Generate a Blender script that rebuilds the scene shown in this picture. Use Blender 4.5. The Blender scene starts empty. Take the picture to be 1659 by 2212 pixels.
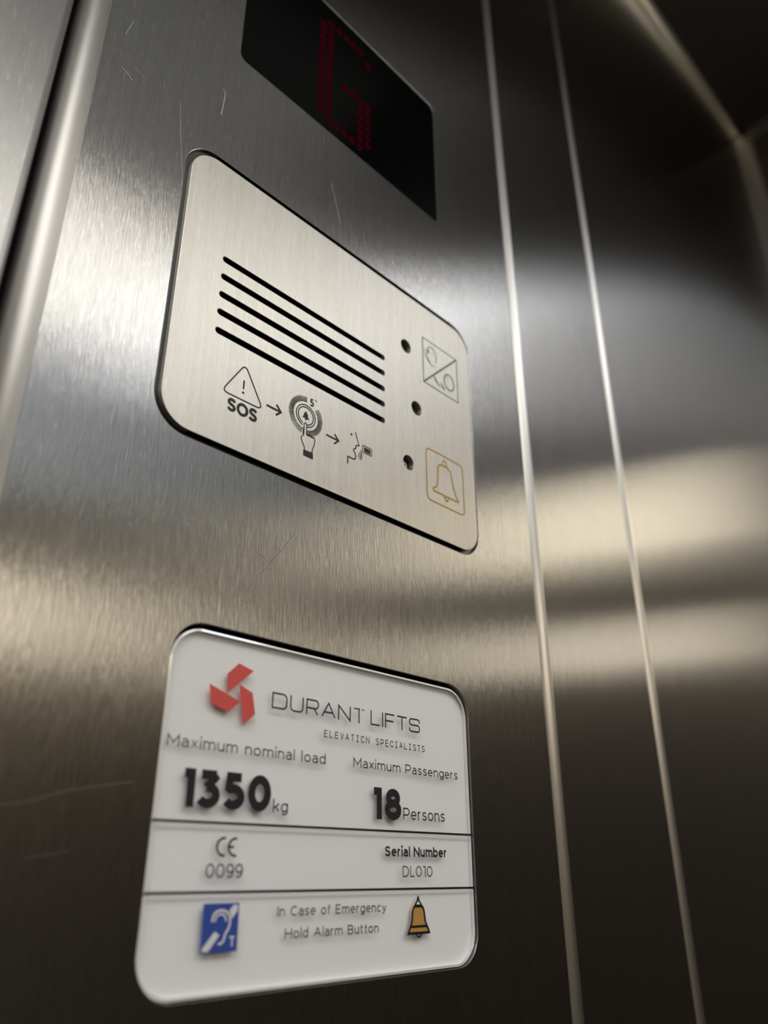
import bpy, math, random
from mathutils import Vector, Matrix

SC = bpy.context.scene
COL = SC.collection

# ------------------------------------------------------------------ frame of reference
# X runs along the lift wall, +Y goes into the wall, Z is up.  Drawn sizes are in "units" of 0.17 m
# (the phone was held one unit, 17 cm, away from the control panel, 1.45 m above the floor).
U = 0.17
EYE = 1.45
def W(x, z, y=0.0):
    return Vector((x * U, y * U, EYE + z * U))

# ------------------------------------------------------------------ camera
cam_d = bpy.data.cameras.new('camera')
cam = bpy.data.objects.new('camera', cam_d)
COL.objects.link(cam)
PITCH, YAW, ROLL = math.radians(24.905), math.radians(46.290), math.radians(-0.186)
fw = Vector((math.sin(YAW) * math.cos(PITCH), math.cos(YAW) * math.cos(PITCH), math.sin(PITCH)))
rt = fw.cross(Vector((0, 0, 1))).normalized()
up = rt.cross(fw)
r2 = math.cos(ROLL) * rt + math.sin(ROLL) * up
u2 = -math.sin(ROLL) * rt + math.cos(ROLL) * up
m = Matrix((r2, u2, -fw)).transposed().to_4x4()
m.translation = Vector((0, -U, EYE))
cam.matrix_world = m
cam_d.sensor_fit = 'HORIZONTAL'
cam_d.sensor_width = 36.0
cam_d.lens = 36.0 * 1692.37 / 1659.0
cam_d.clip_start = 0.01
cam_d.dof.use_dof = True
cam_d.dof.focus_distance = (W(0.80, 0.80) - Vector((0, -U, EYE))).dot(fw)
cam_d.dof.aperture_fstop = 11.0
SC.camera = cam

# ------------------------------------------------------------------ world, exposure
world = bpy.data.worlds.new('world')
SC.world = world
world.use_nodes = True
world.node_tree.nodes['Background'].inputs[0].default_value = (0.02, 0.02, 0.02, 1)
world.node_tree.nodes['Background'].inputs[1].default_value = 0.2
SC.view_settings.view_transform = 'Standard'
SC.view_settings.look = 'None'
SC.view_settings.gamma = 1.0
SC.view_settings.exposure = 0.0
SC.view_settings.use_curve_mapping = False

# strengths of the lift's lamps and of the added dim, corner and cool fills
LAMP_NEAR = 3.5
LAMP_SIDE = 9.5
LAMP_FAR = 5.0
FILL_DIM = 0.20
FILL_CORNER = 7.8
LAMP_WASH = 5.2
FILL_COOL = 1.05
LAMP_LOW = 3.8

# ------------------------------------------------------------------ materials
def srgb(r, g, b):
    f = lambda c: (c / 255 / 12.92) if c / 255 <= 0.04045 else ((c / 255 + 0.055) / 1.055) ** 2.4
    return (f(r), f(g), f(b), 1)

def mat(name, color, rough=0.5, metal=0.0, spec=0.5, coat=0.0, emis=None, estr=0.0, grain=0.0):
    m = bpy.data.materials.new(name)
    m.use_nodes = True
    nt = m.node_tree
    b = nt.nodes['Principled BSDF']
    b.inputs['Base Color'].default_value = color
    b.inputs['Roughness'].default_value = rough
    b.inputs['Metallic'].default_value = metal
    b.inputs['Specular IOR Level'].default_value = spec
    b.inputs['Coat Weight'].default_value = coat
    b.inputs['Coat Roughness'].default_value = 0.04
    if emis:
        b.inputs['Emission Color'].default_value = emis
        b.inputs['Emission Strength'].default_value = estr
    if grain:
        tc = nt.nodes.new('ShaderNodeTexCoord')
        nz = nt.nodes.new('ShaderNodeTexNoise')
        nz.inputs['Scale'].default_value = 900
        nz.inputs['Detail'].default_value = 3
        bp = nt.nodes.new('ShaderNodeBump')
        bp.inputs['Strength'].default_value = grain
        bp.inputs['Distance'].default_value = 0.0003
        nt.links.new(tc.outputs['Object'], nz.inputs['Vector'])
        nt.links.new(nz.outputs['Fac'], bp.inputs['Height'])
        nt.links.new(bp.outputs['Normal'], b.inputs['Normal'])
    return m

def brushed(name, color, rough, aniso, streak=0.12, rvar=0.08, fx=2200.0, fz=150.0, hair=0.0, wear=0.0, glint=0.0):
    """stainless steel brushed vertically: light smears sideways, stays sharp in height"""
    m = bpy.data.materials.new(name)
    m.use_nodes = True
    nt = m.node_tree
    N, L = nt.nodes.new, nt.links.new
    b = nt.nodes['Principled BSDF']
    b.inputs['Metallic'].default_value = 1.0
    b.inputs['Anisotropic'].default_value = aniso
    geo = N('ShaderNodeNewGeometry')
    cr = N('ShaderNodeVectorMath'); cr.operation = 'CROSS_PRODUCT'
    cr.inputs[1].default_value = (0, 0, 1)
    L(geo.outputs['True Normal'], cr.inputs[0])
    nm = N('ShaderNodeVectorMath'); nm.operation = 'NORMALIZE'
    L(cr.outputs[0], nm.inputs[0])
    L(nm.outputs[0], b.inputs['Tangent'])
    def noise(sx, sz, detail, dist=0.0):
        mp = N('ShaderNodeVectorMath'); mp.operation = 'MULTIPLY'
        mp.inputs[1].default_value = (sx, sx, sz)
        L(geo.outputs['Position'], mp.inputs[0])
        nz = N('ShaderNodeTexNoise')
        nz.inputs['Scale'].default_value = 1.0
        nz.inputs['Detail'].default_value = detail
        nz.inputs['Roughness'].default_value = 0.6
        nz.inputs['Distortion'].default_value = dist
        L(mp.outputs[0], nz.inputs['Vector'])
        return nz.outputs['Fac']
    n1 = noise(fx, fz, 2)
    n2 = noise(fx * 0.22, fz * 0.12, 2)
    n3 = noise(22, 22, 3)
    def mul(a, k, c=0.0):
        q = N('ShaderNodeMath'); q.operation = 'MULTIPLY_ADD'
        L(a, q.inputs[0]); q.inputs[1].default_value = k; q.inputs[2].default_value = c
        return q.outputs[0]
    def add(a, c):
        q = N('ShaderNodeMath'); q.operation = 'ADD'
        L(a, q.inputs[0]); L(c, q.inputs[1])
        return q.outputs[0]
    sp = N('ShaderNodeMapRange')
    sp.inputs['From Min'].default_value = 0.62; sp.inputs['From Max'].default_value = 0.74
    L(noise(fx * 0.8, fz * 1.1, 1, 0.6), sp.inputs['Value'])
    bright = mul(sp.outputs[0], glint)  # sparse hairline sparkle painted into the base colour
    val = add(mul(n1, 2 * streak, 1 - streak), mul(n2, 1.2 * streak, -0.6 * streak))
    cm = N('ShaderNodeVectorMath'); cm.operation = 'SCALE'
    cm.inputs[0].default_value = color[:3]
    L(add(val, bright), cm.inputs['Scale'])
    L(cm.outputs[0], b.inputs['Base Color'])
    rg = add(mul(n1, rvar, rough - rvar * 0.5), mul(n3, wear, -wear * 0.5))
    L(rg, b.inputs['Roughness'])
    if hair:
        bp = N('ShaderNodeBump')
        bp.inputs['Strength'].default_value = 1.0
        bp.inputs['Distance'].default_value = hair / fx
        L(n1, bp.inputs['Height'])
        L(bp.outputs['Normal'], b.inputs['Normal'])
    return m

STEEL = (0.28, 0.28, 0.278)
M_face = brushed('brushed steel faceplate', STEEL, 0.245, 1.0, 0.22, 0.05, hair=0.16, glint=0.28)
M_left = brushed('brushed steel side sheet', STEEL, 0.40, 0.9, 0.12, 0.08, glint=0.25)
M_wall = brushed('brushed steel wall sheet', STEEL, 0.245, 1.0, 0.06, 0.03, fx=900, fz=40, hair=0.12)
M_edge_lit = brushed('edge steel lightened', (0.46, 0.455, 0.45), 0.36, 0.6, 0.06, 0.05)  # edge steel lightened, bright reflections put into its colour
M_edge_shaded = brushed('edge steel darkened', (0.22, 0.217, 0.21), 0.36, 0.6, 0.06, 0.05)  # same edge steel darkened, duller reflections put into its colour
M_plate = brushed('satin steel plate', (0.43, 0.418, 0.388), 0.46, 0.75, 0.20, 0.10, fx=2600, fz=190, glint=0.10)
M_scratch = mat('bright scratch in steel', (0.36, 0.36, 0.36, 1), 0.6, 1.0)
M_black = mat('matte black cavity', (0.006, 0.006, 0.007, 1), 0.6)
M_rubber = mat('black rubber gasket', (0.012, 0.012, 0.014, 1), 0.32, spec=0.5)
M_screen = mat('black tinted display window', (0.0006, 0.0006, 0.0007, 1), 0.2, spec=0.04)
M_led = mat('red led dot', (0.004, 0.0, 0.0005, 1), 1.0, spec=0.0, emis=(0.026, 0.0003, 0.004, 1), estr=1.0)
M_ink = mat('black print', (0.008, 0.008, 0.010, 1), 0.5, spec=0.3)
M_dark = mat('dark grey print', (0.014, 0.015, 0.018, 1), 0.45, spec=0.35)
M_worn = mat('worn grey print', (0.16, 0.16, 0.16, 1), 0.5)
M_green = mat('grey green print', srgb(92, 114, 96), 0.5)
M_greenpale = mat('pale grey green print', srgb(112, 130, 114), 0.5)
M_yellow = mat('yellow print', srgb(176, 140, 44), 0.5)
M_red = mat('red print', (0.62, 0.085, 0.080, 1), 0.4)
M_blue = mat('blue print', (0.035, 0.075, 0.36, 1), 0.4)
M_white = mat('white print', (0.70, 0.72, 0.76, 1), 0.4)
M_gold = mat('ochre print', (0.50, 0.27, 0.08, 1), 0.4)
M_label = mat('white label backing', (0.90, 0.93, 0.99, 1), 0.5)
M_laminate = mat('dark brown laminate', (0.042, 0.030, 0.023, 1), 0.5, grain=0.1)
M_ceiling = mat('dark ceiling board', (0.018, 0.017, 0.015, 1), 0.6)
M_floor = mat('black rubber floor', (0.015, 0.015, 0.015, 1), 0.7, grain=0.3)
M_rear = mat('grey brown rear panel', (0.36, 0.32, 0.27, 1), 0.6)
M_trim = mat('satin metal trim', (0.85, 0.83, 0.78, 1), 0.36, metal=1.0)
M_lampframe = mat('white lamp frame', (0.5, 0.5, 0.5, 1), 0.5)
M_near = mat('lamp diffuser warm white', (0.8, 0.8, 0.8, 1), 0.5, emis=(1.0, 0.95, 0.85, 1), estr=LAMP_NEAR)
M_side = mat('lamp diffuser white', (0.8, 0.8, 0.8, 1), 0.5, emis=(1.0, 0.96, 0.90, 1), estr=LAMP_SIDE)
M_far = mat('lamp diffuser warm', (0.8, 0.8, 0.8, 1), 0.5, emis=(1.0, 0.87, 0.64, 1), estr=LAMP_FAR)
M_wash = mat('wall washer diffuser', (0.8, 0.8, 0.8, 1), 0.5, emis=(1.0, 0.86, 0.64, 1), estr=LAMP_WASH)
M_low = mat('low wall lamp diffuser', (0.8, 0.8, 0.8, 1), 0.5, emis=(1.0, 0.87, 0.66, 1), estr=LAMP_LOW)
M_dim = mat('added dim fill panel', (0.8, 0.8, 0.8, 1), 0.5, emis=(0.92, 0.97, 1.0, 1), estr=FILL_DIM)  # added fill, no lamp of the lift
M_corner = mat('added corner fill panel', (0.8, 0.8, 0.8, 1), 0.5, emis=(0.96, 0.97, 1.0, 1), estr=FILL_CORNER)  # added fill for the right side of the steel
M_cool = mat('added cool fill panel', (0.8, 0.8, 0.8, 1), 0.5, emis=(0.88, 0.95, 1.0, 1), estr=FILL_COOL)  # added fill that cools and lifts the darker steel

def acrylic():
    m = bpy.data.materials.new('clear acrylic')
    m.use_nodes = True
    nt = m.node_tree
    nt.nodes.remove(nt.nodes['Principled BSDF'])
    out = nt.nodes['Material Output']
    lw = nt.nodes.new('ShaderNodeLayerWeight'); lw.inputs['Blend'].default_value = 0.5
    pw = nt.nodes.new('ShaderNodeMath'); pw.operation = 'POWER'; pw.inputs[1].default_value = 5.0
    fr = nt.nodes.new('ShaderNodeMath'); fr.operation = 'MULTIPLY_ADD'
    fr.inputs[1].default_value = 0.96; fr.inputs[2].default_value = 0.04
    nt.links.new(lw.outputs['Facing'], pw.inputs[0])
    nt.links.new(pw.outputs[0], fr.inputs[0])
    tr = nt.nodes.new('ShaderNodeBsdfTransparent'); tr.inputs[0].default_value = (0.97, 0.97, 0.97, 1)
    gl = nt.nodes.new('ShaderNodeBsdfGlossy'); gl.inputs['Roughness'].default_value = 0.12
    mx = nt.nodes.new('ShaderNodeMixShader')
    nt.links.new(fr.outputs[0], mx.inputs[0])
    nt.links.new(tr.outputs[0], mx.inputs[1])
    nt.links.new(gl.outputs[0], mx.inputs[2])
    nt.links.new(mx.outputs[0], out.inputs['Surface'])
    return m
M_acrylic = acrylic()
M_acryledge = mat('polished acrylic edge', (0.90, 0.91, 0.93, 1), 0.12, spec=1.0, coat=0.5)

# ------------------------------------------------------------------ object helpers
def link(name, me, m, parent=None):
    me.materials.clear()
    me.materials.append(m)
    o = bpy.data.objects.new(name, me)
    COL.objects.link(o)
    if parent is not None:
        o.parent = parent
        o.matrix_parent_inverse = Matrix.Translation(-parent.location)
    return o

def mesh(name, verts, faces, m, parent=None, smooth=False):
    me = bpy.data.meshes.new(name)
    me.from_pydata([tuple(v) for v in verts], [], faces)
    me.update()
    if smooth:
        for p in me.polygons:
            p.use_smooth = True
    return link(name, me, m, parent)

def thing(name, label, cat, loc, group=None):
    o = bpy.data.objects.new(name, None)
    o.empty_display_size = 0.02
    COL.objects.link(o)
    o.location = loc
    o['label'] = label
    o['category'] = cat
    if group:
        o['group'] = group
    return o

def structure(o, label=None):
    o['kind'] = 'structure'
    if label:
        o['label'] = label
    return o

def box_data(x0, x1, y0, y1, z0, z1):
    v = [(x, y, z) for z in (z0, z1) for y in (y0, y1) for x in (x0, x1)]
    f = [(0, 2, 3, 1), (4, 5, 7, 6), (0, 1, 5, 4), (2, 6, 7, 3), (0, 4, 6, 2), (1, 3, 7, 5)]
    return v, f

def box(name, x0, x1, y0, y1, z0, z1, m, parent=None):
    v, f = box_data(x0, x1, y0, y1, z0, z1)
    return mesh(name, v, f, m, parent)

def boxes(name, lst, m, parent=None):
    V, F = [], []
    for b in lst:
        v, f = box_data(*b)
        F += [tuple(i + len(V) for i in q) for q in f]
        V += v
    return mesh(name, V, F, m, parent)

def rrect(x0, x1, z0, z1, r, n=14):
    P = []
    for cx, cz, a in ((x1 - r, z1 - r, 0), (x0 + r, z1 - r, 90), (x0 + r, z0 + r, 180), (x1 - r, z0 + r, 270)):
        for i in range(n + 1):
            t = math.radians(a + 90 * i / n)
            P.append((cx + r * math.cos(t), cz + r * math.sin(t)))
    return P

def ell(cx, cz, rx, rz, a0=0, a1=360, n=None):
    n = n or max(6, int(abs(a1 - a0) / 8))
    return [(cx + rx * math.cos(math.radians(a0 + (a1 - a0) * i / n)),
             cz + rz * math.sin(math.radians(a0 + (a1 - a0) * i / n))) for i in range(n + 1)]

def sheet(name, loops, y_front, thick, m, parent=None, bevel=0.0008):
    """a plate with real holes: first loop is the outline, the others are cut out of it"""
    cu = bpy.data.curves.new(name, 'CURVE')
    cu.dimensions = '2D'
    cu.fill_mode = 'BOTH'
    for lp in loops:
        if (lp[0][0] - lp[-1][0]) ** 2 + (lp[0][1] - lp[-1][1]) ** 2 < 1e-12:
            lp = lp[:-1]
        s = cu.splines.new('POLY')
        s.points.add(len(lp) - 1)
        for p, (x, z) in zip(s.points, lp):
            p.co = (x * U, z * U, 0, 1)
        s.use_cyclic_u = True
    cu.extrude = max(thick * U / 2 - bevel * U, 1e-6)
    cu.bevel_depth = bevel * U
    cu.bevel_resolution = 2
    cu.offset = -bevel * U
    o = bpy.data.objects.new('tmp', cu)
    COL.objects.link(o)
    dg = bpy.context.evaluated_depsgraph_get()
    me = bpy.data.meshes.new_from_object(o.evaluated_get(dg))
    bpy.data.objects.remove(o)
    bpy.data.curves.remove(cu)
    yc = (y_front + thick / 2) * U
    me.transform(Matrix(((1, 0, 0, 0), (0, 0, -1, yc), (0, 1, 0, EYE), (0, 0, 0, 1))))
    me.update()
    me.name = name
    for p in me.polygons:
        p.use_smooth = False
    return link(name, me, m, parent)

def fillpoly(name, loops, y, m, parent=None):
    """flat printed area(s): each loop a filled polygon"""
    V, F = [], []
    for lp in loops:
        F.append(tuple(range(len(V), len(V) + len(lp))))
        V += [W(x, z, y) for x, z in lp]
    return mesh(name, V, F, m, parent)

def ribbon_data(pts, w, closed, y, V, F):
    P = [Vector((p[0], p[1])) for p in pts]
    Q = [P[0]]
    for p in P[1:]:
        if (p - Q[-1]).length > 1e-7:
            Q.append(p)
    P = Q
    if closed and (P[0] - P[-1]).length < 1e-6:
        P = P[:-1]
    n = len(P)
    if n < 2:
        return
    L, R = [], []
    for i in range(n):
        if closed or 0 < i < n - 1:
            a = (P[i] - P[i - 1]).normalized()
            b = (P[(i + 1) % n] - P[i]).normalized()
            na, nb = Vector((-a.y, a.x)), Vector((-b.y, b.x))
            mm = na + nb
            if mm.length < 0.2:
                mm = na
            mm.normalize()
            k = 1 / max(mm.dot(na), 0.38)
            off = mm * (w / 2 * k)
        else:
            d = (P[1] - P[0]) if i == 0 else (P[-1] - P[-2])
            d.normalize()
            off = Vector((-d.y, d.x)) * (w / 2)
        L.append(P[i] + off)
        R.append(P[i] - off)
    base = len(V)
    for a, b in zip(L, R):
        V.append(W(a.x, a.y, y))
        V.append(W(b.x, b.y, y))
    for i in range(n if closed else n - 1):
        j = (i + 1) % n
        F.append((base + 2 * i, base + 2 * i + 1, base + 2 * j + 1, base + 2 * j))

def strokes(name, lines, y, m, parent=None):
    """lines: (points, width, closed) -> one mesh of printed lines"""
    V, F = [], []
    for i, (pts, w, closed) in enumerate(lines):      # neighbouring strokes lie in hair-thin layers of ink
        ribbon_data(pts, w, closed, y - .00006 * (i % 5), V, F)
    return mesh(name, V, F, m, parent)

def smooth(pts, n=8, closed=False):
    P = list(pts)
    out = []
    k = len(P)
    rng = range(k) if closed else range(k - 1)
    for i in rng:
        p0 = P[(i - 1) % k] if (closed or i > 0) else P[i]
        p1, p2 = P[i], P[(i + 1) % k]
        p3 = P[(i + 2) % k] if (closed or i < k - 2) else P[i + 1]
        for t in (j / n for j in range(n)):
            out.append(tuple(0.5 * (2 * p1[c] + (p2[c] - p0[c]) * t + (2 * p0[c] - 5 * p1[c] + 4 * p2[c] - p3[c]) * t * t
                                    + (3 * p1[c] - p0[c] - 3 * p2[c] + p3[c]) * t ** 3) for c in (0, 1)))
    if not closed:
        out.append(tuple(P[-1]))
    return out

# ------------------------------------------------------------------ lettering: centre lines of the characters
A_ = ell
S_CURVE = smooth([(.95, .82), (.78, .96), (.50, 1), (.20, .95), (.05, .76), (.16, .60), (.50, .51), (.84, .41), (.97, .23), (.80, .05), (.50, 0), (.20, .04), (.02, .18)], 5)
CAPS = {
    'A': (.90, [[(0, 0), (.5, 1), (1, 0)], [(.17, .33), (.83, .33)]]),
    'B': (.72, [[(0, .52), (0, 1), (.55, 1)] + A_(.55, .76, .38, .24, 90, -90) + [(0, .52)], [(0, .52), (0, 0), (.6, 0)] + A_(.6, .26, .4, .26, -90, 90) + [(0, .52)]]),
    'C': (.80, [A_(.56, .5, .56, .5, 48, 312)]),
    'D': (.84, [[(0, 0), (0, 1), (.42, 1)] + A_(.45, .5, .55, .5, 90, -90) + [(0, 0)]]),
    'E': (.64, [[(1, 1), (0, 1), (0, 0), (1, 0)], [(0, .52), (.88, .52)]]),
    'F': (.62, [[(1, 1), (0, 1), (0, 0)], [(0, .48), (.88, .48)]]),
    'H': (.80, [[(0, 0), (0, 1)], [(1, 0), (1, 1)], [(0, .52), (1, .52)]]),
    'I': (.0, [[(.5, 0), (.5, 1)]]),
    'L': (.58, [[(0, 1), (0, 0), (1, 0)]]),
    'M': (.95, [[(0, 0), (0, 1), (.5, .28), (1, 1), (1, 0)]]),
    'N': (.80, [[(0, 0), (0, 1), (1, 0), (1, 1)]]),
    'O': (.98, [A_(.5, .5, .5, .5)]),
    'P': (.70, [[(0, 0), (0, 1), (.5, 1)] + A_(.55, .68, .45, .32, 90, -90) + [(0, .36)]]),
    'R': (.72, [[(0, 0), (0, 1), (.5, 1)] + A_(.55, .68, .45, .32, 90, -90) + [(0, .36)], [(.55, .36), (1, 0)]]),
    'S': (.70, [S_CURVE]),
    'T': (.76, [[(0, 1), (1, 1)], [(.5, 1), (.5, 0)]]),
    'U': (.78, [[(0, 1), (0, .4)] + A_(.5, .4, .5, .4, 180, 360) + [(1, 1)]]),
    'V': (.86, [[(0, 1), (.5, 0), (1, 1)]]),
    '0': (.78, [A_(.5, .5, .5, .5)]),
    '1': (.34, [[(0, 1), (1, 1), (1, 0)]]),
    '3': (.66, [[(.06, 1), (.93, 1), (.40, .58)] + A_(.45, .29, .53, .29, 88, -150)]),
    '5': (.66, [[(.92, 1), (.17, 1), (.10, .57), (.45, .57)] + A_(.45, .285, .53, .285, 88, -150)]),
    '8': (.70, [A_(.5, .77, .40, .23), A_(.5, .27, .5, .27)]),
    '9': (.68, [A_(.5, .68, .5, .32), smooth([(1, .68), (1, .42), (.86, .13), (.5, 0), (.15, .06)], 6)]),
    'k': (.56, [[(0, 0), (0, 1.06)], [(1, .72), (.02, .26)], [(.36, .44), (1, 0)]]),
    'b': (.60, [[(0, 0), (0, 1.06)], A_(.5, .36, .5, .36)]),
    'd': (.60, [[(1, 0), (1, 1.06)], A_(.5, .36, .5, .36)]),
    'l': (.0, [[(.5, 0), (.5, 1.06)]]),
    'i': (.0, [[(.5, 0), (.5, .72)], 'dot']),
    'f': (.30, [[(.35, 0), (.35, .82)] + A_(.85, .82, .5, .22, 180, 80), [(0, .70), (1, .70)]]),
    't': (.32, [[(.35, .94), (.35, .2)] + A_(.8, .2, .45, .2, 180, 285), [(0, .70), (1, .70)]]),
    'a': (.52, [smooth([(.08, .62), (.28, .71), (.55, .72), (.90, .62), (1, .46)], 5) + [(1, 0)], [(1, .42), (.45, .42)] + A_(.42, .21, .42, .21, 90, 270) + smooth([(.42, 0), (.75, .04), (1, .19)], 4)]),
    'c': (.54, [A_(.56, .36, .56, .36, 50, 310)]),
    'e': (.60, [[(.02, .37), (1, .37)] + A_(.5, .36, .5, .36, 2, 315)]),
    'g': (.60, [A_(.5, .36, .5, .36), [(1, .72), (1, .02)] + smooth([(1, .02), (.9, -.17), (.5, -.26), (.08, -.17)], 5)]),
    'm': (.98, [[(0, 0), (0, .72)], [(0, .42)] + A_(.25, .46, .25, .26, 180, 0) + [(.5, 0)], [(.5, .42)] + A_(.75, .46, .25, .26, 180, 0) + [(1, 0)]]),
    'n': (.54, [[(0, 0), (0, .72)], [(0, .42)] + A_(.5, .42, .5, .30, 180, 0) + [(1, 0)]]),
    'o': (.62, [A_(.5, .36, .5, .36)]),
    'r': (.30, [[(0, 0), (0, .72)], smooth([(0, .42), (.25, .64), (.6, .71), (1, .72)], 5)]),
    's': (.48, [[(x, z * .72) for x, z in S_CURVE]]),
    'u': (.54, [[(0, .72), (0, .30)] + A_(.5, .30, .5, .30, 180, 360) + [(1, .72)], [(1, .3), (1, 0)]]),
    'x': (.50, [[(0, .72), (1, 0)], [(1, .72), (0, 0)]]),
    'y': (.54, [[(0, .72), (.52, .0)], [(1, .72), (.45, -.14)] + smooth([(.45, -.14), (.25, -.26), (-.02, -.22)], 4)]),
}
WIDE = dict(CAPS)     # squarish letters of the company name
def rc(*segs):        # join
    o = []
    for s in segs:
        o += s
    return o
WIDE.update({
    'D': (1.12, [rc([(0, 0), (0, 1), (.68, 1)], A_(.70, .70, .30, .30, 90, 0), A_(.70, .30, .30, .30, 0, -90), [(0, 0)])]),
    'U': (1.0, [rc([(0, 1), (0, .30)], A_(.30, .30, .30, .30, 180, 270), A_(.70, .30, .30, .30, 270, 360), [(1, 1)])]),
    'R': (.98, [rc([(0, 0), (0, 1), (.72, 1)], A_(.75, .71, .25, .29, 90, -90), [(0, .42)]), [(.62, .42), (.95, 0)]]),
    'A': (1.14, CAPS['A'][1]),
    'N': (1.06, CAPS['N'][1]),
    'T': (1.02, CAPS['T'][1]),
    'L': (.84, CAPS['L'][1]),
    'F': (.90, CAPS['F'][1]),
    'S': (1.06, [rc([(1, .78)], A_(.80, .84, .20, .16, 0, 90), A_(.20, .78, .20, .22, 90, 180), A_(.20, .72, .20, .20, 180, 270), A_(.80, .26, .20, .26, 90, 0), A_(.80, .22, .20, .22, 0, -90), A_(.20, .16, .20, .16, 270, 180), [(0, .24)])]),
})
NARROW = {k: (.56, v[1]) for k, v in CAPS.items()}   # evenly spaced slogan letters
NARROW['O'] = (.56, [rrect(0, 1, 0, 1, .34, 5)])
NARROW['C'] = (.56, [[(1, .74)] + A_(.5, .68, .5, .32, 0, 180) + A_(.5, .32, .5, .32, 180, 360) + [(1, .26)]])
NARROW['I'] = (.44, [[(.5, 0), (.5, 1)], [(0, 1), (1, 1)], [(0, 0), (1, 0)]])

def text_lines(s, x0, x1, base, cap, stroke, font=CAPS, gap=.20, space=.62, mono=None, skip=()):
    """centre lines of a word set between x0 and x1 on the given base line"""
    t = stroke / cap
    adv, pos = 0.0, []
    for i, ch in enumerate(s):
        if ch == ' ':
            adv += space if mono is None else mono
            continue
        w = font[ch][0]
        if mono is None:
            pos.append((i, ch, adv, w + t))
            adv += w + t + gap
        else:
            pos.append((i, ch, adv + (mono - w - t) / 2, w + t))
            adv += mono
    if mono is None:
        total, off = adv - gap, 0.0
    else:
        off = pos[0][2]
        total = pos[-1][2] + pos[-1][3] - off
    k = (x1 - x0) / total
    out = []
    for i, ch, a, w in pos:
        if i in skip:
            continue
        gx0 = x0 + (a - off) * k + stroke / 2
        gw = max(w * k - stroke, 0)
        for pl in font[ch][1]:
            if pl == 'dot':
                q = stroke * .62
                cx, cz = gx0 + gw / 2, base + cap * 1.0
                out.append(([(cx, cz - q), (cx, cz + q)], stroke * 1.25, False))
                continue
            cl = len(pl) > 6 and abs(pl[0][0] - pl[-1][0]) < 1e-4 and abs(pl[0][1] - pl[-1][1]) < 1e-4
            pts = [(gx0 + px * gw, base + stroke / 2 + pz * (cap - stroke)) for px, pz in pl]
            # straight ends reach the cap line and base line
            if not cl:
                def ext(p, q):
                    if abs(p[0] - q[0]) < 1e-6:
                        return (p[0], p[1] + math.copysign(stroke / 2, p[1] - q[1]))
                    return p
                pts[0], pts[-1] = ext(pts[0], pts[1]), ext(pts[-1], pts[-2])
            out.append((pts, stroke, cl))
    return out

# ================================================================== THE SETTING
XL, XR = -5.3, 4.74           # side walls of the car, units
YR = -14.1                    # rear wall
ZF, ZC = -EYE / U, 4.88       # floor, ceiling
def ubox(name, x0, x1, y0, y1, z0, z1, m, parent=None):
    a, b = W(x0, z0, y0), W(x1, z1, y1)
    return box(name, a.x, b.x, a.y, b.y, a.z, b.z, m, parent)

structure(ubox('floor', XL - .4, XR + .4, YR - .4, .6, ZF - .4, ZF, M_floor))
structure(ubox('ceiling', XL - .4, XR + .4, YR - .4, .6, ZC, ZC + .4, M_ceiling))
structure(ubox('wall_front', XL, XR + .4, .12, .6, ZF, ZC, M_black))
structure(ubox('wall_rear', XL, XR, YR - .4, YR, ZF, ZC, M_rear))
structure(ubox('wall_left', XL - .4, XL, YR, .6, ZF, ZC, M_rear))
structure(ubox('wall_right', XR, XR + .4, YR, .12, ZF, ZC, M_laminate))

def extrude_profile(name, prof, z0, z1, m, parent=None):
    """vertical sheet metal: profile (x, y) swept from z0 to z1, outward side to the left of travel"""
    V = [W(x, z0, y) for x, y in prof] + [W(x, z1, y) for x, y in prof]
    n = len(prof)
    F = [(i, i + 1, n + i + 1, n + i) for i in range(n - 1)]
    return mesh(name, V, F, m, parent, smooth=True)

def fillet(cx, cy, r, a0, a1, n=14):
    return [(cx + r * math.cos(math.radians(a0 + (a1 - a0) * i / n)), cy + r * math.sin(math.radians(a0 + (a1 - a0) * i / n))) for i in range(n + 1)]

# wide panel is set a touch askew (1.65 degrees), as the sheet metal in the photo is
ASK = math.tan(math.radians(1.65))
def wide_y(x):
    return 0.014 - (x - 2.15) * ASK

wp = thing('wall_panel', 'wide brushed steel wall panel right of the narrow strip, reaching the dark corner', 'wall panel', W(3.5, ZF, .024))
extrude_profile('panel_sheet', [(2.205, wide_y(2.205)), (XR, wide_y(XR)), (XR, .10)], ZF, ZC - .02, M_wall, wp).data.polygons.foreach_set('use_smooth', [False] * 2)
extrude_profile('rolled_edge', [(2.168, .10)] + fillet(2.205, wide_y(2.205) + .037, .037, 180, 270), ZF, ZC - .02, M_edge_lit, wp)

st = thing('wall_panel', 'narrow vertical strip of brushed steel between control panel and wide wall panel', 'wall panel', W(1.88, ZF, .004))
extrude_profile('panel_sheet', [(1.632, .004), (2.138, .004)], ZF, ZC - .02, M_wall, st)
extrude_profile('rolled_edge', [(1.600, .10)] + fillet(1.632, .036, .032, 180, 270), ZF, ZC - .02, M_edge_lit, st)
extrude_profile('rolled_edge', fillet(2.138, .016, .012, -90, 0) + [(2.150, .10)], ZF, ZC - .02, M_edge_lit, st)

lp_ = thing('wall_panel', 'scratched brushed steel panel left of the dark gap beside the control panel', 'wall panel', W(-2.5, ZF, .03))
extrude_profile('panel_sheet', [(XL, .030), (.252, .030)], ZF, ZC - .02, M_left, lp_)
extrude_profile('rolled_edge', fillet(.252, .046, .016, -90, 0) + [(.268, .11)], ZF, ZC - .02, M_edge_shaded, lp_)

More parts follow.
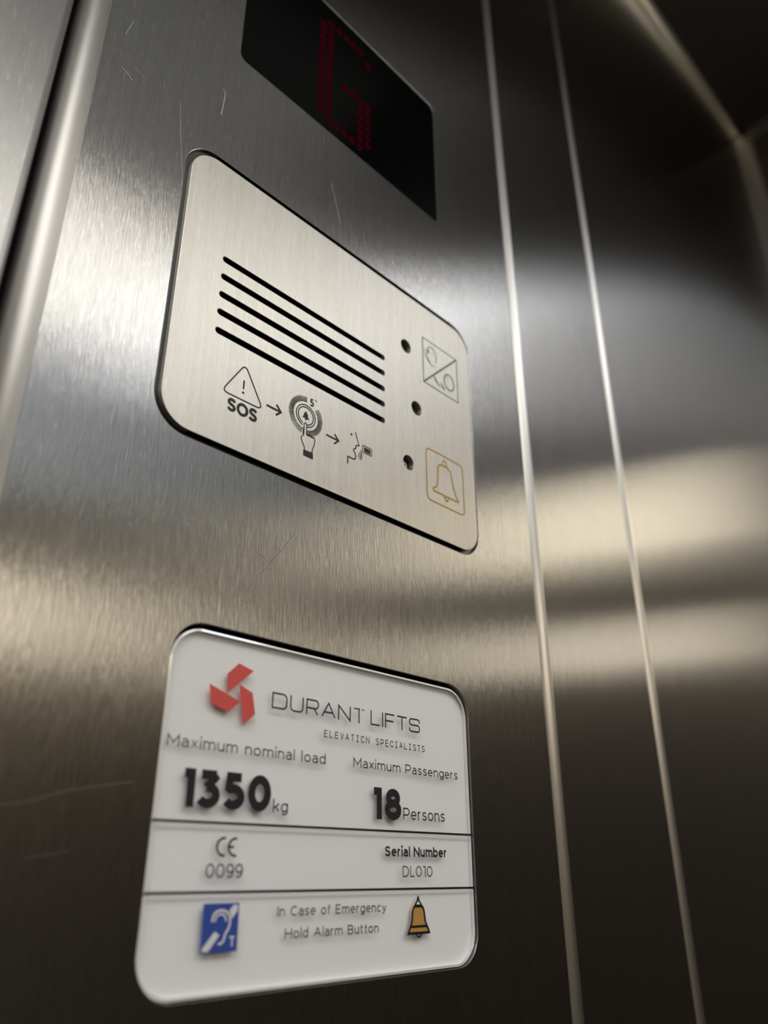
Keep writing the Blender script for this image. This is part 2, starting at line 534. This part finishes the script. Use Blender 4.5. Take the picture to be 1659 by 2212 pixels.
# trims along the ceiling and down the corner
TV, TF = [], []
for x_ in (XL, XR):                      # quarter-round strip under the ceiling
    for k_ in range(13):
        a_ = math.radians(180 + 68 * min(k_, 11) / 11)
        TV.append(W(x_, ZC + .052 * math.sin(a_), (wide_y(x_) if x_ > 0 else .004) + (.045 * math.cos(a_) if k_ < 12 else .05)))
TF = [(k_, k_ + 1, 14 + k_, 13 + k_) for k_ in range(12)]
structure(mesh('trim_1', TV, TF, M_trim, smooth=True))
structure(ubox('trim_2', XR - .05, XR, YR, -.15, ZC - .06, ZC, M_trim))
structure(ubox('trim_3', XR - .08, XR, -.16, -.02, ZF, ZC - .06, M_trim))

# ---- lift lamps and added fill panels (seen only as bands of light in the steel)
def ceiling_lamp(label, x0, x1, y0, y1, m, group):
    t = thing('ceiling_light', label, 'light', W((x0 + x1) / 2, ZC, (y0 + y1) / 2), group)
    ubox('diffuser', x0, x1, y0, y1, ZC - .06, ZC - .03, m, t)
    b = .1
    lst = []
    for q in ((x0 - b, x1 + b, y0 - b, y0), (x0 - b, x1 + b, y1, y1 + b), (x0 - b, x0, y0, y1), (x1, x1 + b, y0, y1)):
        a, c = W(q[0], ZC - .09, q[2]), W(q[1], ZC - .001, q[3])
        lst.append((a.x, c.x, a.y, c.y, a.z, c.z))
    boxes('frame', lst, M_lampframe, t)
    return t
ceiling_lamp('broad warm white ceiling lamp nearest the control panel', -1.75, 3.2, -5.7, -3.65, M_near, None)
ceiling_lamp('white ceiling lamp along the left side of the lift', -4.2, -2.0, -5.4, -1.4, M_side, None)
ceiling_lamp('added dim cool fill panel behind the broad warm ceiling lamp', -2.5, 4.2, -9.6, -6.7, M_cool, None)  # added to lift the dark gap between reflected bands
ceiling_lamp('added faintly glowing fill panel on the ceiling next to the steel wall', -1.75, 2.6, -3.4, -1.6, M_dim, None)  # added to lift the dark upper reflections in the steel
ceiling_lamp('added narrow white fill panel on the ceiling along the dark right wall', 3.5, 4.6, -5.8, -2.8, M_corner, None)  # added to brighten the right end of the upper reflected band
t = thing('wall_light', 'small warm rectangular lamp high on the dark right wall', 'light', W(XR, 2.0, -1.9))
ubox('diffuser', XR - .10, XR - .02, -2.7, -1.1, 2.02, 2.62, M_far, t)
t = thing('wall_light', 'small warm lamp on the dark right wall, below the larger one', 'light', W(XR, 1.2, -1.9))
ubox('diffuser', XR - .10, XR - .02, -2.5, -1.2, 1.24, 1.56, M_low, t)
t = thing('wall_light', 'long low wall washer lamp high on the rear wall', 'light', W(0, 3.9, YR))
ubox('diffuser', -3.5, 4.5, YR + .02, YR + 1.60, 3.58, 4.62, M_wash, t)

# ================================================================== CONTROL PANEL
PZ0, PZ1 = -6.0, 4.80
cp = thing('control_panel', 'tall brushed steel lift control panel with rolled edges and three inset plates', 'control panel', W(.95, PZ0, 0))
H_INTER = rrect(.511, 1.3635, .6535, 1.2900, .066)
H_NAME = rrect(.5955, 1.2925, -.147, .3510, .058)
H_DISP = rrect(.6005, 1.2610, 1.6110, 2.0635, .018, 6)
rect = [(.320, PZ0), (1.580, PZ0), (1.580, PZ1), (.320, PZ1)]
sheet('faceplate', [rect, H_INTER, H_NAME, H_DISP], 0.0, .016, M_face, cp, bevel=.0012)
extrude_profile('rolled_edge', [(.276, .11)] + fillet(.320, .044, .044, 180, 270), PZ0, PZ1, M_edge_shaded, cp)
extrude_profile('rolled_edge', fillet(1.580, .010, .010, -90, 0) + [(1.590, .10)], PZ0, PZ1, M_edge_lit, cp)
ubox('back_box', .30, 1.57, .050, .100, PZ0, PZ1, M_black, cp)

# ---- scratches on the faceplate
def scr(name, pts, w, label=None):
    o = strokes(name, [(smooth(pts, 6), w, False)], -.0006, M_scratch, cp)
    if label:
        o['label'] = label
scr('scratch', [(.5675, 1.4777), (.574, 1.4649), (.5725, 1.4289), (.570, 1.402)], .0022)
scr('scratch', [(.4799, 1.3545), (.4891, 1.2878), (.5070, 1.172)], .0010)
scr('scratch', [(.3589, 1.335), (.3701, 1.3303), (.3829, 1.3203)], .0018)
scr('scratch', [(.3832, 1.3566), (.4039, 1.3483)], .0011)
scr('scratch', [(.8193, .5563), (.7716, .4881), (.7317, .436), (.7139, .3937)], .0009)
scr('scratch', [(.8724, 1.4526), (.8933, 1.3892), (.9047, 1.348)], .0012)
scr('scratch', [(.3643, 1.4712), (.3544, 1.4208)], .0010)
scr('scratch', [(.3938, .0769), (.4255, .0828), (.481, .0996), (.5627, .115)], .0004)
scr('scratch', [(.4321, .0193), (.4873, .0287)], .0003)
scr('scratch', [(.7414, .4938), (.7566, .4881)], .0012)

# ================================================================== FLOOR DISPLAY
fd = thing('floor_display', 'black tinted floor display lit with a dim red dotted letter G', 'display', W(.93, 1.61, .03))
sheet('display_window', [rrect(.6015, 1.2600, 1.6120, 2.0625, .017, 6)], .0015, .02, M_screen, fd, bevel=.0006)
lit = [(0, r) for r in range(1, 13)] + [(1, r) for r in range(14)] + [(c, 13) for c in (2, 3, 4, 5)] + [(6, 12)]
lit += [(3, 6), (4, 6)] + [(5, r) for r in range(7)] + [(6, r) for r in range(1, 7)] + [(c, 0) for c in (2, 3, 4)]
dot0 = None
for c, r in lit:
    x, z = .8295 + c * .0268, 1.6480 + r * .0274
    if dot0 is None:
        V = [W(px, pz, .0011) - W(x, z, .0011) for px, pz in ell(x, z, .0108, .0108, 0, 360, 20)[:-1]]
        dot0 = mesh('led_dot', V, [tuple(range(len(V)))], M_led, fd)
        dot0.location = W(x, z, .0011)
    else:
        d = dot0.copy()
        COL.objects.link(d)
        d.parent = fd
        d.matrix_parent_inverse = Matrix.Translation(-fd.location)
        d.location = W(x, z, .0011)

# ================================================================== INTERCOM
YI = -.0045                    # front of the intercom plate
YP = YI - .0005                # print on it
ip = thing('intercom_panel', 'satin steel emergency intercom plate with slotted grille and printed SOS pictograms', 'intercom', W(.938, .66, .02))
I_OUT = rrect(.5212, 1.3549, .6625, 1.2752, .058)
K = 1 + YI                     # the plate stands proud of the panel, so measured sizes shrink with it
def k2(pts):
    return [(x * K, z * K) for x, z in pts]
def slot(x0, x1, z, r):
    return ell(x1 - r, z, r, r, 90, -90, 10) + ell(x0 + r, z, r, r, 270, 90, 10)
slot_z = [1.0528, 1.0117, .9702, .9303, .8888]
slots = [slot(.6115 * K, 1.0505 * K, z * K, .0062) for z in slot_z]
holes = [(1.1225, 1.1260), (1.1550, .9698), (1.1243, .8168)]
hole_loops = [ell(x * K, z * K, .0168, .0172, 0, 360, 32) for x, z in holes]
sheet('plate', [I_OUT] + slots + hole_loops, YI, .014, M_plate, ip, bevel=.0012)
g = sheet('gasket', [rrect(.5105, 1.3640, .6530, 1.2905, .066), rrect(.530, 1.346, .672, 1.266, .052)], .006, .012, M_rubber, ip, bevel=.002)
for lp in slots:
    x0 = min(p[0] for p in lp) - .002; x1 = max(p[0] for p in lp) + .002
    zc = sum(p[1] for p in lp) / len(lp)
    sheet('speaker_slot', [slot(x0, x1, zc, .0085)], .0065, .004, M_black, ip, bevel=.0002)
for (x, z), lp in zip(holes, hole_loops):
    h = sheet('indicator_hole', [ell(x * K, z * K, .020, .020, 0, 360, 28)], .0075, .004, M_black, ip, bevel=.0002)
sheet('microphone_capsule', [ell(1.120 * K, .812 * K, .0085, .0085, 0, 360, 24), ell(1.120 * K, .812 * K, .0045, .0045, 0, 360, 20)], .0045, .004, M_edge_lit, ip, bevel=.0004)

def pr(name, lines, m, label=None):
    o = strokes(name, [(k2(p), w * 1.18, c) for p, w, c in lines], YP, m, ip)
    if label:
        o['label'] = label
    return o
def pf(name, loops, m, label=None, y=None):
    o = fillpoly(name, [k2(l) for l in loops], YP if y is None else y, m, ip)
    if label:
        o['label'] = label
    return o

def round_poly(P, r, n=6):
    out = []
    k = len(P)
    for i in range(k):
        a, b, c = Vector(P[i - 1]), Vector(P[i]), Vector(P[(i + 1) % k])
        u, v = (a - b).normalized(), (c - b).normalized()
        half = u.angle(v) / 2
        d = r / math.tan(half)
        p, q = b + u * d, b + v * d
        for j in range(n + 1):
            t = j / n
            out.append(tuple((1 - t) ** 2 * p + 2 * t * (1 - t) * b + t * t * q))
    return out
# warning triangle, SOS
pr('warning_triangle', [(round_poly([(.6815, .8470), (.6365, .7705), (.7270, .7705)], .0085), .0021, True),
                        ([(.6815, .8125), (.6815, .7940)], .0026, False),
                        (ell(.6815, .7862, .0011, .0011, 0, 360, 12), .0022, True)], M_ink, 'black warning triangle with an exclamation mark')
pr('sos_lettering', text_lines('SOS', .6508, .7155, .7378, .0258, .0048, gap=.10,
   font={'S': (.72, CAPS['S'][1]), 'O': (1.04, CAPS['O'][1])}), M_ink, 'black letters SOS')
# arrows
pr('arrow', [([(.7345, .7850), (.7685, .7845)], .0034, False), ([(.7572, .7960), (.7688, .7845), (.7572, .7735)], .0034, False)], M_ink)
pr('arrow', [([(.8825, .7848), (.9155, .7843)], .0030, False), ([(.9045, .7952), (.9160, .7843), (.9045, .7732)], .0030, False)], M_ink)
# alarm button with rays
cx, cz = .8291, .8037
pr('button_ring', [(ell(cx, cz, .0238, .0238, -80, 253), .0017, False)], M_ink)
pr('button_ring', [(ell(cx, cz, .0190, .0190, -76, 250), .0017, False)], M_ink)
rays = []
for i in range(72):
    a = 90 - i * 5
    am = a % 360
    if 42 < am < 86:
        continue
    if 256 < am < 278:
        continue
    c_, s_ = math.cos(math.radians(a)), math.sin(math.radians(a))
    rays.append(([(cx + .0305 * c_, cz + .0305 * s_), (cx + .0425 * c_, cz + .0425 * s_)], .0013, False))
pr('ray_marks', rays, M_ink, 'ring of short black rays round the button')
pr('five_second_mark', text_lines('5', .8385, .8478, .8315, .0168, .0026) + [([(.8515, .8510), (.8515, .8470)], .0010, False), ([(.8540, .8500), (.8540, .8460)], .0010, False)], M_ink, 'black numeral 5 with seconds mark')
pf('bell_symbol', [[(.8272, .8105), (.8278, .8138), (.8300, .8138), (.8306, .8105), (.8335, .8085), (.8345, .8020), (.8382, .7975), (.8205, .7985), (.8238, .8030), (.8243, .8085)],
                   ell(.8295, .7968, .0026, .0026, 180, 360, 8)], M_ink)
# pointing hand
hand = [(.8258, .7600), (.8258, .7840)] + ell(.8291, .7845, .0033, .0033, 180, 0, 10) + [(.8325, .7655), (.8332, .7635), (.8345, .7630)]
fing = smooth([(.8345, .7630), (.8362, .7665), (.8380, .7640), (.8392, .7622), (.8408, .7665), (.8428, .7640), (.8440, .7622), (.8456, .7655), (.8475, .7635), (.8486, .7618)], 4)
palm = smooth([(.8486, .7618), (.8512, .7648), (.8538, .7600), (.8530, .7500), (.8490, .7380), (.8478, .7300)], 6)
left = smooth([(.8290, .7290), (.8288, .7340), (.8235, .7430), (.8200, .7505), (.8215, .7560), (.8258, .7600)], 6)
pr('pointing_hand', [(hand + fing[1:], .0016, False), (palm, .0016, False), (left, .0016, False),
                     ([(.8248, .7610), (.8252, .7760)], .0030, False)], M_ink, 'black outline of a pointing hand')
pf('hand_cuff', [[(.8268, .7290), (.8500, .7302), (.8512, .7166), (.8268, .7166)]], M_ink)
# speaking face, sound waves, loudspeaker
pr('face_profile', [([(.9616, .8243), (.9732, .7962), (.9646, .7946)], .0017, False),
                    ([(.9648, .7950), (.9640, .7890), (.9632, .7862)] + smooth([(.9632, .7862), (.9590, .7838), (.9575, .7800), (.9610, .7755), (.9632, .7712), (.9636, .7660), (.9618, .7615), (.9585, .7600)], 5) + [(.9418, .7600), (.9420, .7440)], .0021, False),
                    (ell(.9510, .8142, .0011, .0015, 0, 360, 12), .0022, True)], M_ink, 'black outline of a speaking face')
pr('sound_waves', [(ell(.9640, .7740, .0085, .0085, -32, 32), .0012, False), (ell(.9640, .7750, .0130, .0130, -38, 38), .0014, False), (ell(.9640, .7765, .0172, .0172, -40, 40), .0016, False)], M_ink)
pr('loudspeaker_symbol', [(rrect(.9829, 1.0095, .7862, .8025, .0025, 5), .0015, True)] + [([(.9868, z), (1.0060, z)], .0011, False) for z in (.7984, .7961, .7939, .7917, .7893)], M_ink)
# worn green pictogram
pr('listening_pictogram', [([(1.1825, 1.1865), (1.1828, 1.0565)], .0024, False), ([(1.1825, 1.1858), (1.3125, 1.1848)], .0018, False),
    ([(1.3118, 1.1860), (1.3120, 1.0560)], .0022, False), ([(1.1828, 1.0578), (1.3126, 1.0565)], .0020, False),
    ([(1.1835, 1.0580), (1.3118, 1.1848)], .0040, False),
    (ell(1.2790, 1.1000, .0185, .0225, 0, 360), .0032, True)], M_green, 'worn grey green square with a diagonal and two heads')
pr('listening_pictogram', [(ell(1.2150, 1.1470, .0180, .0240, -35, 250), .0022, False), (smooth([(1.1885, 1.1560), (1.1890, 1.1400), (1.1990, 1.1280), (1.2130, 1.1195), (1.2270, 1.1185)], 5), .0012, False),
    (smooth([(1.2035, 1.1600), (1.2040, 1.1540), (1.2055, 1.1490)], 4), .0036, False), ([(1.2170, 1.1555), (1.2195, 1.1535)], .0022, False)]
   + [([(1.2215 + i * .0032, 1.0940 - i * .0035), (1.2260 + i * .0032, 1.0800 - i * .0020)], .0020, False) for i in range(6)]
   + [([(1.2480 + i * .0032, 1.0870 - i * .0035), (1.2495 + i * .0032, 1.0745 - i * .0020)], .0020, False) for i in range(4)]
   + [([(1.2690, 1.1125), (1.2730, 1.1095)], .0020, False)], M_greenpale, 'fainter worn green marks of ears and sound')
# yellow bell pictogram
pr('alarm_bell_pictogram', [(rrect(1.1842, 1.3150, .7508, .8805, .0120, 6), .0030, True),
    (smooth([(1.2560, .8545), (1.2650, .8510), (1.2710, .8420), (1.2735, .8290), (1.2770, .8130), (1.2850, .7930), (1.2950, .7810)], 6)
     + [(1.2940, .7785), (1.2070, .7785)] + smooth([(1.2070, .7785), (1.2058, .7850), (1.2130, .7890), (1.2200, .7990), (1.2225, .8160), (1.2240, .8400), (1.2290, .8505), (1.2400, .8545), (1.2560, .8545)], 5), .0034, False),
    (ell(1.2478, .8600, .0075, .0095, -30, 210), .0028, False),
    (round_poly([(1.2420, .7780), (1.2610, .7780), (1.2520, .7650)], .0015), .0030, True)], M_yellow, 'yellow bell in a rounded square')

# ================================================================== RATING PLATE
YF = .0040                     # front of the clear acrylic
YT = YF - .0006                # print on it
rp = thing('rating_plate', 'white acrylic load plate printed with red pinwheel logo, 1350 kg and 18 persons', 'sign', W(.942, -.147, .03))
N_OUT = rrect(.5972, 1.2900, -.1455, .3435, .055)
sheet('label_backing', [rrect(.5978, 1.2894, -.1449, .3429, .0545)], YF + .0080, .006, M_label, rp, bevel=.0004)
fillpoly('acrylic_cover', [rrect(.6010, 1.2858, -.1416, .3400, .0515)], YF, M_acrylic, rp)['label'] = 'clear acrylic front'
def band(name, lp_a, ya, lp_b, yb, m):
    n = len(lp_a)
    V = [W(x, z, ya) for x, z in lp_a] + [W(x, z, yb) for x, z in lp_b]
    F = [(i, (i + 1) % n, n + (i + 1) % n, n + i) for i in range(n)]
    return V, F
Va, Fa = band('', rrect(.6010, 1.2858, -.1416, .3400, .0515), YF, N_OUT, YF + .0012, None)
Vb, Fb = band('', N_OUT, YF + .0012, N_OUT, .016, None)
o = mesh('acrylic_edge', Va + Vb, Fa + [tuple(i + len(Va) for i in f) for f in Fb], M_acryledge, rp)
o['label'] = 'polished bright edge'

def tx(name, lines, m, label=None):
    o = strokes(name, lines, YT, m, rp)
    if label:
        o['label'] = label
    return o
def tf(name, loops, m, label=None, y=YT):
    o = fillpoly(name, loops, y, m, rp)
    if label:
        o['label'] = label
    return o
tf('logo_blade', [[(.7000, .2832), (.7195, .3022), (.7210, .3028), (.7226, .3024), (.7493, .2954), (.7020, .2535)]], M_red, 'red upper blade of the pinwheel logo')
tf('logo_blade', [[(.6685, .2632), (.7281, .2443), (.7058, .2257), (.6753, .2350)]], M_red, 'red left blade of the pinwheel logo')
tf('logo_blade', [[(.7231, .2708), (.7497, .2613), (.7572, .2293), (.7362, .2100)]], M_red, 'red right blade of the pinwheel logo')
name_lines = text_lines('DURANT', .7888, .9990, .2430, .0260, .0029, font=WIDE, gap=.22)
nl = []
for pts, w, c in name_lines:          # the bar of the T is chipped
    if len(pts) == 2 and abs(pts[0][1] - pts[1][1]) < 1e-6 and pts[0][0] > .965:
        nl.append(([(pts[0][0], pts[0][1]), (pts[0][0] + .0150, pts[0][1])], w * .8, False))
        nl.append(([(pts[0][0] + .0185, pts[0][1]), (pts[0][0] + .0200, pts[0][1])], w * .6, False))
        nl.append(([(pts[1][0] - .0050, pts[1][1] - .0004), (pts[1][0] - .0010, pts[1][1] - .0004)], w * .8, False))
    else:
        nl.append((pts, w, c))
nl += text_lines('LIFTS', 1.0130, 1.1462, .2440, .0258, .0029, font=WIDE, gap=.18)
tx('company_lettering', nl, M_dark, 'dark grey wide letters of the company name')
tx('slogan_lettering', text_lines('ELEVATION SPECIALISTS', .9026, 1.1588, .2106, .0118, .0017, font=NARROW, mono=1.0), M_dark, 'small dark spaced capitals under the company name')
ML = 'Maximum nominal load'
all_ = text_lines(ML, .6072, .9078, .1672, .0162, .0021, gap=.19, space=.56)
xs = text_lines(ML, .6072, .9078, .1672, .0162, .0021, gap=.19, space=.56, skip=(2,))
tx('load_caption', xs, M_dark, 'dark text Maximum nominal load')
tx('load_caption', [l for l in all_ if l not in xs], M_worn, 'rubbed pale letter x')
tx('passenger_caption', text_lines('Maximum Passengers', .9718, 1.2545, .1686, .0160, .0021, gap=.19, space=.56), M_dark, 'dark text Maximum Passengers')
BOLD = dict(CAPS)
BOLD.update({'1': (.26, [[(0, 1), (1, 1), (1, 0)]]),
             '3': (.56, [[(-.06, 1), (.92, 1)], [(.99, 1.02), (.30, .54)], A_(.40, .285, .56, .285, 100, -148)]),
             '5': (.56, [[(.92, 1), (.14, 1), (.08, .47)], [(.00, .58), (.42, .58)] + A_(.42, .29, .54, .29, 86, -148)]),
             '0': (.64, CAPS['0'][1]), '8': (.56, CAPS['8'][1])})
tx('load_figure', text_lines('1350', .6352, .7972, .0878, .0520, .0132, font=BOLD, gap=.10), M_dark, 'large bold dark figure 1350')
tx('load_unit', text_lines('kg', .8022, .8316, .0886, .0180, .0024, gap=.14), M_dark, 'dark letters kg')
tx('passenger_figure', text_lines('18', 1.0154, 1.0915, .0878, .0520, .0130, font=BOLD, gap=.14), M_dark, 'large bold dark figure 18')
tx('passenger_unit', text_lines('Persons', 1.0965, 1.2112, .0904, .0196, .0024, gap=.17), M_dark, 'dark text Persons')
for z0, z1 in ((.0690, .0705), (-.0200, -.0208)):
    tx('divider_line', [([(.5985, z0), (1.2890, z1)], .0036, False)], M_ink)
tx('conformity_mark', [(ell(.7178, .0380, .0120, .0115, 80, 280), .0034, False), (ell(.7378, .0380, .0120, .0115, 80, 280), .0034, False), ([(.7262, .0380), (.7352, .0380)], .0030, False)], M_dark, 'dark CE mark')
tx('conformity_number', text_lines('0099', .6898, .7532, -.0022, .0184, .0023, gap=.16), M_dark, 'dark number 0099')
tx('serial_caption', text_lines('Serial Number', 1.0490, 1.2130, .0300, .0160, .0033, gap=.13, space=.46), M_ink, 'bold black text Serial Number')
tx('serial_number', text_lines('DL010', 1.0932, 1.1716, -.0022, .0176, .0020, gap=.18), M_dark, 'dark text DL010')
tx('emergency_text', text_lines('In Case of Emergency', .8208, 1.0518, -.0538, .0134, .0019, gap=.18, space=.60), M_dark, 'dark text In Case of Emergency')
tx('emergency_text', text_lines('Hold Alarm Button', .8370, 1.0336, -.0834, .0134, .0019, gap=.18, space=.60), M_dark, 'dark text Hold Alarm Button')
# blue hearing loop sign
tf('hearing_loop_sign', [[(.6915, -.0340), (.7512, -.0340), (.7520, -.0936), (.6922, -.0936)]], M_blue, 'blue square hearing loop sign')
YW = YT - .0004
hw = strokes('ear_symbol', [
    (smooth([(.7072, -.0568), (.7085, -.0495), (.7130, -.0447), (.7205, -.0428), (.7290, -.0442), (.7350, -.0490), (.7372, -.0560), (.7355, -.0650), (.7310, -.0715), (.7292, -.0770), (.7270, -.0815), (.7225, -.0835), (.7198, -.0832)], 5), .0032, False),
    (smooth([(.7118, -.0568), (.7135, -.0510), (.7175, -.0480), (.7225, -.0476), (.7280, -.0500), (.7306, -.0565)], 5), .0026, False),
    ([(.7378, -.0762), (.7468, -.0762)], .0022, False), ([(.7425, -.0762), (.7428, -.0875)], .0022, False)], YW, M_white, rp)
hw['label'] = 'white ear outline with letter T'
tf('diagonal_bar', [[(.7128, -.0683), (.7210, -.0729), (.7042, -.0921), (.6943, -.0921), (.6943, -.0880)]], M_white, 'white lower diagonal bar', YW)
tf('diagonal_bar', [[(.7344, -.0436), (.7415, -.0362), (.7488, -.0362), (.7488, -.0440), (.7396, -.0540), (.7378, -.0480)]], M_white, 'white upper diagonal bar', YW)
# ochre bell
body = [(1.1230, -.0475)] + smooth([(1.1230, -.0475), (1.1190, -.0505), (1.1165, -.0580), (1.1150, -.0700), (1.1120, -.0770), (1.1065, -.0855)], 5)
body += [(1.1052, -.0885), (1.1590, -.0885)] + smooth([(1.1580, -.0855), (1.1525, -.0770), (1.1490, -.0700), (1.1470, -.0580), (1.1440, -.0505), (1.1395, -.0475)], 5)
tf('bell_body', [body], M_gold, 'ochre bell body')
bl = strokes('bell_outline', [(body, .0040, True), ([(1.1120, -.0785), (1.1520, -.0785)], .0036, False),
    (smooth([(1.1215, -.0480), (1.1255, -.0430), (1.1290, -.0390), (1.1313, -.0335), (1.1335, -.0390), (1.1370, -.0430), (1.1410, -.0480)], 5), .0036, False),
    ([(1.1250, -.0470), (1.1378, -.0470)], .0040, False), ([(1.1313, -.0345), (1.1313, -.0400)], .0040, False),
    (ell(1.1322, -.0885, .0066, .0062, 180, 360), .0026, False)], YW, M_ink, rp)
bl['label'] = 'black bell outline with clapper'

# ---- pieces that belong to a printed sign or symbol hang under it
def under(child, parent):
    child.parent = parent
    child.matrix_parent_inverse = Matrix.Identity(4)     # the parents' meshes are already in world place
kids = {o.name: o for o in rp.children}
kids.update({o.name: o for o in ip.children})
for c_, p_ in (('ear_symbol', 'hearing_loop_sign'), ('diagonal_bar', 'hearing_loop_sign'), ('diagonal_bar.001', 'hearing_loop_sign'),
               ('bell_outline', 'bell_body'), ('hand_cuff', 'pointing_hand'), ('bell_symbol', 'button_ring'),
               ('microphone_capsule', 'indicator_hole.002')):
    under(kids[c_], kids[p_])
